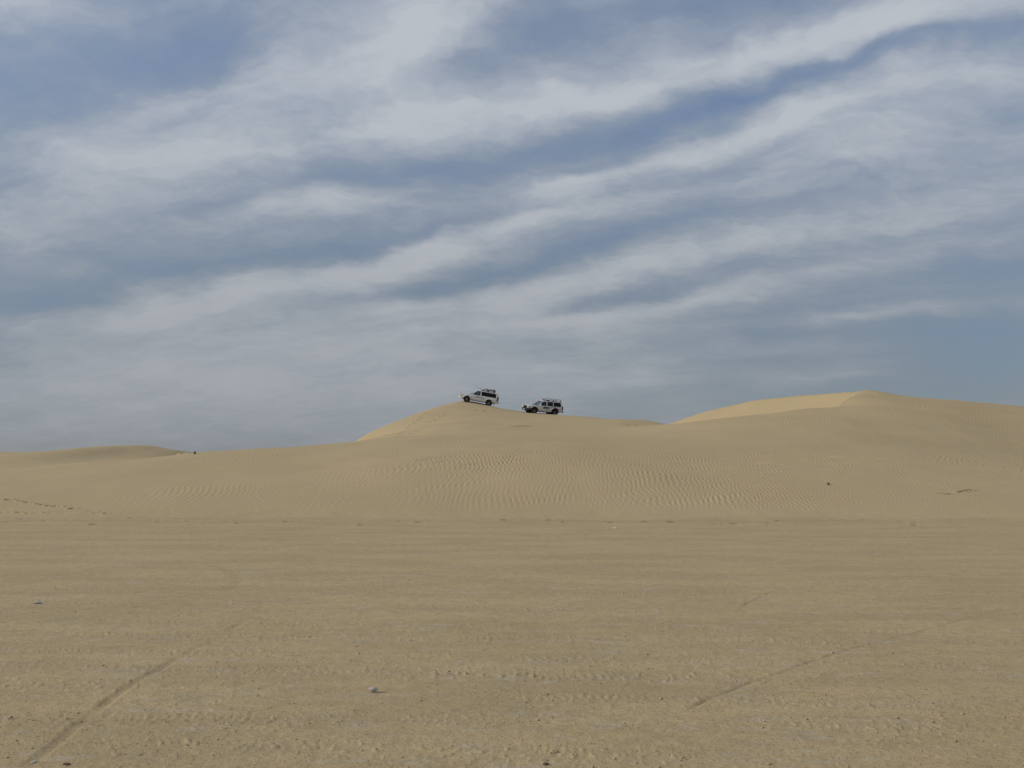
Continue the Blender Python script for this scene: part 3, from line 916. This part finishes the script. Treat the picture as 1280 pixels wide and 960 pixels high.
    # front
    b = MB(); b.box((F - .005, 0, .88), (.05, 1.0, .20) if spec['grille'] != 'black' else (.07, 1.06, .27)); gr = b.build('grille', M[spec['grille']], root, False, .01)
    for k in range(4): MB().box((F + .026, 0, .815 + k * .043), (.02, .92, .014)).build('grille_bar', M['chrome'] if spec['grille'] != 'black' else black, gr)
    for s in (1, -1):
        h = MB().box((F - .06, s * .69, .885), (.15, .33, .19), Matrix.Rotation(R(-12 * s), 3, 'Z')).build('headlight', M['lamp'], root, False, .03)
        MB().box((F - .16, s * .90, .885), (.16, .07, .15)).build('indicator', M['lamp'] if spec['front'] == 'white' else M['stripe'], root, False, .02)
    fb = M[spec['fbumper']]
    b = MB(); pts = [(-.93, F - .32), (-.86, F + .02), (-.6, F + .13), (.6, F + .13), (.86, F + .02), (.93, F - .32)]
    bm = b.bm; va = []
    top = .04 if spec['fbumper'] == 'black' else 0
    for z, o in ((.40, -.05), (.46, 0), (.66 + top, 0), (.70 + top, -.03)):
        va.append([bm.verts.new((x + o, y, z)) for y, x in pts] + [bm.verts.new((F - .34, .90, z)), bm.verts.new((F - .34, -.90, z))])
    for a, c in zip(va, va[1:]):
        for k in range(len(a)): bm.faces.new((a[k], a[(k + 1) % len(a)], c[(k + 1) % len(a)], c[k]))
    bm.faces.new(va[0]); bm.faces.new(va[-1][::-1])
    b.build('front_bumper', fb, root, False, .03)
    MB().box((F + .145, .0, .56), (.02, .46, .11)).build('number_plate', M['plate'], root)
    if spec['bullbar']:
        for s in (1, -1): MB().bar((F + .10, s * .5, .56), (F + .15, s * .5, .56), .06, 12).build('fog_lamp', M['lamp'], root)
    if spec['bullbar']:
        b = MB()
        for s in (1, -1): b.bar((F + .14, s * .42, .5), (F + .17, s * .40, 1.02), .035).bar((F + .12, s * .84, .62), (F + .10, s * .80, .98), .03).bar((F + .17, s * .40, 1.02), (F + .10, s * .80, .98), .03)
        b.bar((F + .17, -.4, 1.02), (F + .17, .4, 1.02), .035).bar((F + .16, -.42, .76), (F + .16, .42, .76), .03)
        b.build('bull_bar', M['roofw'], root, True)
        for s in (1, -1): MB().bar((F + .16, s * .24, .93), (F + .25, s * .24, .93), .095, 16).build('spot_lamp', M['lamp'], root)
    # rear
    MB().box((B - .05, 0, .60), (.20, 1.76, .20)).build('rear_bumper', M[spec['rbumper']], root, False, .04)
    for s in (1, -1):
        MB().box((B + .06, s * .85, .98), (.20, .16, .36)).build('tail_light', M['red'], root, False, .02)
        MB().box((B + .075, s * .845, 1.215), (.15, .14, .11)).build('tail_light', M['dark'], root, False, .02)
        MB().box((B + .32, s * (.70), .58), (.50, .44, .16)).build('rear_corner', M[spec['rbumper']] if spec['rbumper'] == 'black' else white, root, False, .03)
        if spec['fbumper'] == 'black': MB().prism([(F - .36, .42), (F - .05, .42), (F - .05, .70), (FA + AR - .12, .70)], s * .86, s * .945).build('front_corner', black, root, False, .02)
    MB().box((B - .012, 0, .93), (.03, 1.25, .42)).build('tailgate', white, root, False, .02)
    # wheels
    for cx in (FA, RA):
        for s in (1, -1):
            b = MB(); b.lathe_y([(.20, -.10), (.235, -.115), (.35, -.13), (.388, -.10), (.395, -.04), (.395, .04), (.388, .10), (.35, .13), (.235, .115), (.20, .10), (.20, -.10)], (cx, s * .80, WR), 32)
            ty = b.build('wheel', M['rubber'], root, True)
            b = MB(); b.lathe_y([(.225, s * .105), (.215, s * .06), (.12, s * .03), (.06, s * .09), (.001, s * .095)], (cx, s * .80, WR), 24)
            for k in range(6):
                a = 2 * math.pi * k / 6
                b.bar((cx + .05 * math.cos(a), s * .875, WR + .05 * math.sin(a)), (cx + .215 * math.cos(a), s * .885, WR + .215 * math.sin(a)), .028, 6)
            b.build('rim', M['rim'], ty, True)
            b = MB()
            for k in range(40):
                a = 2 * math.pi * k / 40; u = Vector((math.cos(a), 0, math.sin(a)))
                for q, t in ((-.06, .0), (.06, .5)):
                    aa = a + t * 2 * math.pi / 40; u = Vector((math.cos(aa), 0, math.sin(aa)))
                    b.box((cx + u.x * .397, s * .80 + q, WR + u.z * .397), (.020, .09, .035), Matrix.Rotation(-aa, 3, 'Y'))
            b.build('tread', M['rubber'], ty)
    # aerial
    MB().bar((.95, -.80, 1.15), (.80, -.82, 1.95), .006, 5).build('aerial', black, root)
    return root


def make_rack(root, kind):
    z0 = TOPZ - .03
    zr = z0 + .13
    if kind == 'tidy':
        x0, x1, ht = -.05, -2.30, .14
    else:
        x0, x1, ht = -.10, -2.00, .12
    rack = MB().hexa([(x0, -.62, zr - .012), (x1, -.62, zr - .012), (x1, .62, zr - .012), (x0, .62, zr - .012)], (0, 0, .008)).build('roof_rack', M['metal'], root)
    for y in (-.62, .62): MB().bar((x0, y, zr), (x1, y, zr), .022).build('side_bar', M['metal'], rack, True)
    for k in range(8):
        x = x0 + (x1 - x0) * k / 7; MB().bar((x, -.62, zr + .004), (x, .62, zr + .004), .016).build('cross_bar', M['metal'], rack)
    for y in (-.66, .66): MB().bar((x0, y, zr + ht), (x1, y, zr + ht), .024).build('rail', M['metal'], rack, True)
    for x in (x0, x1): MB().bar((x, -.66, zr + ht), (x, .66, zr + ht), .022).build('rail', M['metal'], rack, True)
    for x in (x0 - .25, (x0 + x1) / 2, x1 + .12):
        for y in (-.68, .68):
            MB().box((x, y, zr - .055), (.20, .07, .13)).build('foot', M['black'], rack, False, .02)
    for x in (x0, x0 + (x1 - x0) * .33, x0 + (x1 - x0) * .66, x1):
        for y in (-.64, .64): MB().bar((x, y, zr), (x, y * 1.03, zr + ht), .016).build('stanchion', M['black'], rack)
    return zr


def text_mesh(s, size, mat, parent, name, loc, rot, bold=0.0, sx=1.0):
    cu = bpy.data.curves.new(name, 'FONT'); cu.body = s; cu.size = size; cu.extrude = .002; cu.offset = bold; cu.align_x = 'CENTER'; cu.align_y = 'CENTER'
    tmp = bpy.data.objects.new(name, cu); COL.objects.link(tmp)
    bpy.context.view_layer.update()
    me = bpy.data.meshes.new_from_object(tmp.evaluated_get(bpy.context.evaluated_depsgraph_get()))
    bpy.data.objects.remove(tmp); me.name = name
    o = link(name, me, mat, parent)
    o.location = loc; o.rotation_euler = rot; o.scale = (sx, 1, 1)
    return o


def driver(label, cloth, root_m):
    """a seated figure at the wheel, one skinned body from hips to hands and feet"""
    V = [(-.10, .37, .88), (-.12, .37, 1.06), (-.13, .37, 1.26), (-.12, .37, 1.38), (-.10, .37, 1.47), (-.06, .37, 1.57), (-.04, .37, 1.66),
         (-.11, .56, 1.35), (.06, .60, 1.13), (.30, .54, 1.12), (.42, .52, 1.15), (-.11, .18, 1.35), (.06, .14, 1.13), (.30, .21, 1.12), (.42, .23, 1.15),
         (-.06, .46, .87), (.32, .47, .93), (.56, .46, .70), (.66, .46, .68), (-.06, .28, .87), (.32, .27, .93), (.56, .28, .70), (.66, .28, .68)]
    rad = [.15, .15, .16, .09, .055, .085, .095, .07, .05, .04, .035, .07, .05, .04, .035, .09, .075, .05, .04, .09, .075, .05, .04]
    E = [(0, 1), (1, 2), (2, 3), (3, 4), (4, 5), (5, 6), (3, 7), (7, 8), (8, 9), (9, 10), (3, 11), (11, 12), (12, 13), (13, 14), (0, 15), (15, 16), (16, 17), (17, 18), (0, 19), (19, 20), (20, 21), (21, 22)]
    me = bpy.data.meshes.new('person'); me.from_pydata(V, E, [])
    o = bpy.data.objects.new('person', me); COL.objects.link(o)
    md = o.modifiers.new('skin', 'SKIN'); md.use_smooth_shade = True
    for i, s in enumerate(me.skin_vertices[0].data):
        s.radius = (rad[i] * (.75 if i in (5, 6) else 1), rad[i]); s.use_root = (i == 0)
    sb = o.modifiers.new('sub', 'SUBSURF'); sb.levels = sb.render_levels = 1
    bpy.context.view_layer.update()
    m2 = bpy.data.meshes.new_from_object(o.evaluated_get(bpy.context.evaluated_depsgraph_get()))
    o.modifiers.clear(); o.data = m2; m2.name = 'person'
    m2.materials.clear(); m2.materials.append(cloth); m2.materials.append(M['skin'])
    for p in m2.polygons:
        c = p.center; p.material_index = 1 if (c.z > 1.44 or c.x > .36 and c.z > 1.0) else 0
        p.use_smooth = True
    b = MB(); b.ball((-.085, .37, 1.69), (.095, .085, .085), 2); b.build('hair', M['hair'], o, True)
    b = MB(); b.ball((.052, .37, 1.60), (.022, .014, .025), 1); b.build('nose', M['skin'], o, True)
    for s in (1, -1): MB().ball((.042, .37 + s * .032, 1.635), (.012, .013, .010), 1).build('eye', M['hair'], o, True)
    MB().ball((.040, .37, 1.555), (.012, .028, .007), 1).build('mouth', M['stripe'], o, True)
    for s in (1, -1):
        for k in range(5):
            y0 = .37 + s * .15; q = Vector((.43, y0 + (k - 2) * .013, 1.15 - abs(k - 2) * .006))
            b = MB(); b.bar(q, q + Vector((.06, 0, .012)), .008, 6, .007); b.bar(q + Vector((.06, 0, .012)), q + Vector((.055, 0, -.028)), .007, 6, .006)
            b.build('finger', M['skin'], o, True)
    o['label'] = label; o['category'] = 'person'
    o.matrix_world = root_m
    return o


def place(px, d, yaw_deg, dz=0.0):
    """car pose from four wheels standing on the sand; yaw 0 = nose to the left of the picture"""
    v = ray(px, 510); h = math.hypot(v[0], v[1]); cx, cy = v[0] / h * d, v[1] / h * d
    a = math.pi + R(yaw_deg)
    f = Vector((math.cos(a), math.sin(a), 0)); l = Vector((-f.y, f.x, 0))
    pts = []
    for sx, sy in ((FA, .8), (FA, -.8), (RA, .8), (RA, -.8)):
        p = Vector((cx, cy, 0)) + f * sx + l * sy
        p.z = base_height(np.array([p.x]), np.array([p.y]))[0][0]; pts.append(p)
    fr, re = (pts[0] + pts[1]) / 2, (pts[2] + pts[3]) / 2
    lf, rt = (pts[0] + pts[2]) / 2, (pts[1] + pts[3]) / 2
    X = (fr - re).normalized(); Y = (lf - rt); Y = (Y - X * Y.dot(X)).normalized(); Z = X.cross(Y)
    m = Matrix((X, Y, Z)).transposed().to_4x4(); c = (fr + re) / 2; m.translation = c + Z * (-.04 + dz)
    print('car pitch', math.degrees(math.asin(X.z)), 'roll', math.degrees(math.asin(Y.z)), 'at', tuple(round(q, 2) for q in c))
    return m


# left car, nose in the air on the very top of the dune
ML = place(597.0, 131.0, -1.0) @ Matrix.Rotation(R(-.8), 4, 'Y') @ Matrix.Scale(1.025, 4)
car1 = make_car(dict(label='white off-road car with white bumpers, nose up on the highest dune top', arch='white', rearglass='tint', handle='white', mirror='white', grille='chrome',
                     darkpillar=True, front='white', fbumper='roofw', rbumper='white', bullbar=True))
make_rack(car1, 'loose')
car1.matrix_world = ML
# faint print on its doors: a line of grey marks about a red emblem
for (x, w, h) in ((.62, .16, .045), (.42, .10, .06), (.28, .12, .05), (-.12, .22, .05), (-.40, .20, .05), (-.66, .24, .05)):
    MB().box((x, yw(.90) + .010, .90), (w, .004, h)).build('lettering', M['inkgrey'], car1)
MB().ball((.09, yw(.93) + .010, .93), (.085, .004, .075), 2).build('emblem', M['stripe'], car1)
# right car, turned a little towards the photographer, wheels half behind the crest
MR = place(676.6, 126.0, 24.0, -.07) @ Matrix.Rotation(R(-1.5), 4, 'Y')
car2 = make_car(dict(label='white off-road car with black bumpers and dark lettering on its door', arch='black', rearglass='clear', handle='black', mirror='white', grille='black',
                     darkpillar=False, front='dark', fbumper='black', rbumper='black', bullbar=False))
ZR = make_rack(car2, 'tidy')
car2.matrix_world = MR
for s in (1,):
    text_mesh('FERRY', .32, M['ink'], car2, 'lettering', (-.22, s * (yw(.88) + .012), .90), (R(90), 0, R(180)), .016, 1.05)
    MB().box((-.22, yw(.70) + .010, .70), (.40, .004, .03)).build('lettering', M['inkgrey'], car2)
b = MB()
for pts in ([(-1.02, 1.12), (-1.22, 1.12), (-1.98, .90), (-2.30, .86), (-1.90, .84), (-1.55, .93)],): b.prism(pts, yw(1.1) + .012, .958)
b.build('side_stripe', M['stripe'], car2)
bpy.context.view_layer.update()


def local(m, p): return m @ Vector(p)


driver('driver in pale shirt at the wheel of the car with black bumpers', M['shirt'], MR.copy())
driver('driver in dark shirt at the wheel of the car with white bumpers', M['shirt2'], ML.copy())


def thing(o, label, cat, group=None):
    o['label'] = label; o['category'] = cat
    if group: o['group'] = group
    return o


# roof sign at the front of the right car's roof
e = bpy.data.objects.new('roof_sign', None); COL.objects.link(e)
thing(e, 'small faded red and white roof sign above the windscreen of the lettered car', 'sign')
MB().prism([(-.16, 0), (.16, 0), (.10, .15), (-.10, .15)], -.30, .30).build('panel', M['signred'], e, False, .02)
MB().box((0, 0, -.02), (.40, .66, .035)).build('base', M['roofw'], e, False, .01)
MB().box((.0, 0, .165), (.16, .56, .02)).build('cap', M['roofw'], e, False, .005)
e.matrix_world = MR @ Matrix.Translation((-.02, .0, TOPZ + .02))

# gear lying on the left car's rack
zr = TOPZ + .10
b = MB()
for k in range(7):
    b.ball((-.75 - k * .15, .05 * math.sin(k * 2.1), .10 + .02 * math.sin(k * 1.7)), (.15, .38 - .03 * (k % 3), .10), 2)
o = thing(b.build('tarpaulin', M['canvas'], None, True), 'grey tarpaulin bundle lying on the roof rack of the left car', 'tarpaulin')
o.matrix_world = ML @ Matrix.Translation((.05, 0, zr))
e = bpy.data.objects.new('shovel', None); COL.objects.link(e)
thing(e, 'dark shovel sticking up from the front of the left car roof rack', 'shovel')
MB().bar((.55, .3, .02), (-.55, .42, .06), .018).build('handle', M['black'], e, True)
MB().hexa([(.55, .21, .02), (.55, .39, .02), (.86, .37, .22), (.86, .23, .22)], (0, 0, .012)).build('blade', M['black'], e, False, .004)
e.matrix_world = ML @ Matrix.Translation((-.35, .15, zr + .06))
e = bpy.data.objects.new('jerry_can', None); COL.objects.link(e)
thing(e, 'dark jerry can standing at the rear end of the left car roof rack', 'jerry can')
MB().box((0, 0, .14), (.16, .36, .28)).build('can', M['black'], e, False, .03)
MB().bar((0, -.09, .30), (0, .09, .30), .014).build('handle', M['black'], e)
e.matrix_world = ML @ Matrix.Translation((-1.88, .30, zr + .0)) @ Matrix.Rotation(R(25), 4, 'Y')


# ------------------------------------------------------------------ stones, clods and litter
def rock_mesh(name, s, seed, sub=3, rough=.35):
    bm = bmesh.new(); bmesh.ops.create_icosphere(bm, subdivisions=sub, radius=1)
    co = np.array([v.co[:] for v in bm.verts])
    n = fbm(co[:, 0] * 1.3 + co[:, 2] * .7 + seed, co[:, 1] * 1.3 - co[:, 2] * .9, seed, 3, .55)
    n2 = perlin(co[:, 0] * 2 + 9 + seed, co[:, 2] * 2 + co[:, 1] * 1.1, seed + 4)
    for v, a, c in zip(bm.verts, n, n2):
        k = 1 + rough * a + rough * .7 * c
        v.co = Vector((v.co.x * s[0] * k, v.co.y * s[1] * k, v.co.z * s[2] * k))
    me = bpy.data.meshes.new(name); bm.to_mesh(me); bm.free()
    return me


def rock(name, px, py, s, mat, seed, label, cat, sink=.25, sub=3, group=None, rz=0.0):
    x, y, z = hit(px, py)
    o = link(name, rock_mesh(name, s, seed, sub), mat)
    for p in o.data.polygons: p.use_smooth = sub > 2
    o.location = (x, y, float(ground([x], [y])[0]) + s[2] * (1 - 2 * sink) * 1.0)
    o.rotation_euler = (0, 0, rz)
    return thing(o, label, cat, group)


# the pale stone in the foreground rests on a narrower foot, its top overhanging to the left
st = rock('stone', 466, 865.5, (.036, .030, .022), M['stone'], 11, 'pale knobbly stone lying alone on the flat sand in the foreground', 'stone', -.10)
ft = link('foot', rock_mesh('foot', (.024, .022, .020), 5, 2), M['stone'], st); ft.location = (.004, 0, -.022)
rock('stone', 1035.5, 606, (.055, .05, .065), M['stonedark'], 3, 'small dark stone sticking out of the rippled slope under the right dune', 'stone', .2, 2)
rock('stone', 243.5, 567.5, (.075, .10, .085), M['stonedark'], 8, 'small dark lump on the crest at the low left end of the dune', 'stone', .1, 2, rz=.4)
rock('stone', 83, 958, (.028, .012, .009), M['stonedark'], 17, 'flat dark brown crust piece at the lower left edge of the flat', 'stone', .2, 2)
rock('stone', 42, 954, (.020, .014, .012), M['stone'], 23, 'small pale pebble left of the flat dark crust piece', 'stone', .2, 2)
rock('stone', 47, 755, (.055, .03, .022), M['stone'], 29, 'pale flat stone on the flat at the far left', 'stone', .1, 2)
rock('stone', 682, 957, (.020, .012, .010), M['stonedark'], 31, 'tiny dark pebble near the lower edge just right of the middle', 'stone', .2, 2)

x, y, z = hit(768, 660.5)
b = MB(); b.hexa([(-.055, -.03, .005), (.05, -.04, .01), (.06, .03, .03), (-.04, .04, .02)], (0, 0, .003)); b.hexa([(-.055, -.03, .009), (-.04, .04, .024), (-.07, .03, .045), (-.08, -.02, .025)], (0, 0, .003))
o = thing(b.build('paper_scrap', M['paper']), 'white scrap of paper lying near the foot of the dune', 'litter'); o.location = (x, y, float(ground([x], [y])[0]))

# crumbs of crust thrown up along the tyre tracks
ico = bmesh.new(); bmesh.ops.create_icosphere(ico, subdivisions=1, radius=1)
IV = np.array([v.co[:] for v in ico.verts]); IF = np.array([[v.index for v in f.verts] for f in ico.faces]); ico.free()
N = 9000
dd = CAM_H / np.tan(np.radians(rng.uniform(4.2, 20.5, N)))
aa = np.radians(rng.uniform(-33, 33, N))
cx, cy = np.sin(aa) * dd, np.cos(aa) * dd
sel = rng.random(N) < .62
ti = rng.integers(0, len(TYRES), N)
T = np.array(TYRES)
cx2 = rng.uniform(-1, 1, N) * .6 * T[ti, 0]
cy2 = T[ti, 0] + T[ti, 1] * cx2 + rng.normal(0, 1, N) * .17
keep = perlin(cx2 / 1.8, cy2 / 2.0 + 3, 52) > -.1
sel &= keep
cx = np.where(sel, cx2, cx); cy = np.where(sel, cy2, cy)
size = np.exp(rng.normal(math.log(.0036), .45, N)); size = np.clip(size, .0018, .012)
gz = ground(cx, cy)
sc = size[:, None] * rng.uniform(.6, 1.4, (N, 3)) * np.array([1.15, 1.0, .75])
vv = IV[None] * (1 + rng.uniform(-.28, .28, (N, 12, 1))) * sc[:, None]
rot = rng.uniform(0, 6.28, N); cr, sr = np.cos(rot)[:, None], np.sin(rot)[:, None]
vx = vv[..., 0] * cr - vv[..., 1] * sr + cx[:, None]; vy = vv[..., 0] * sr + vv[..., 1] * cr + cy[:, None]; vz = vv[..., 2] + (gz + size * .35)[:, None]
co = np.stack([vx, vy, vz], -1).reshape(-1, 3).astype(np.float32)
ff = (IF[None] + (np.arange(N) * 12)[:, None, None]).reshape(-1, 3).astype(np.int32)
me = bpy.data.meshes.new('sand_crumbs')
me.vertices.add(len(co)); me.vertices.foreach_set('co', co.ravel())
me.loops.add(ff.size); me.loops.foreach_set('vertex_index', ff.ravel())
me.polygons.add(len(ff)); me.polygons.foreach_set('loop_start', np.arange(0, ff.size, 3, dtype=np.int32))
me.update(calc_edges=True)
o = link('sand_crumbs', me, M['clod'])
o['kind'] = 'stuff'; o['label'] = 'loose crumbs of sand crust scattered along the tyre tracks'
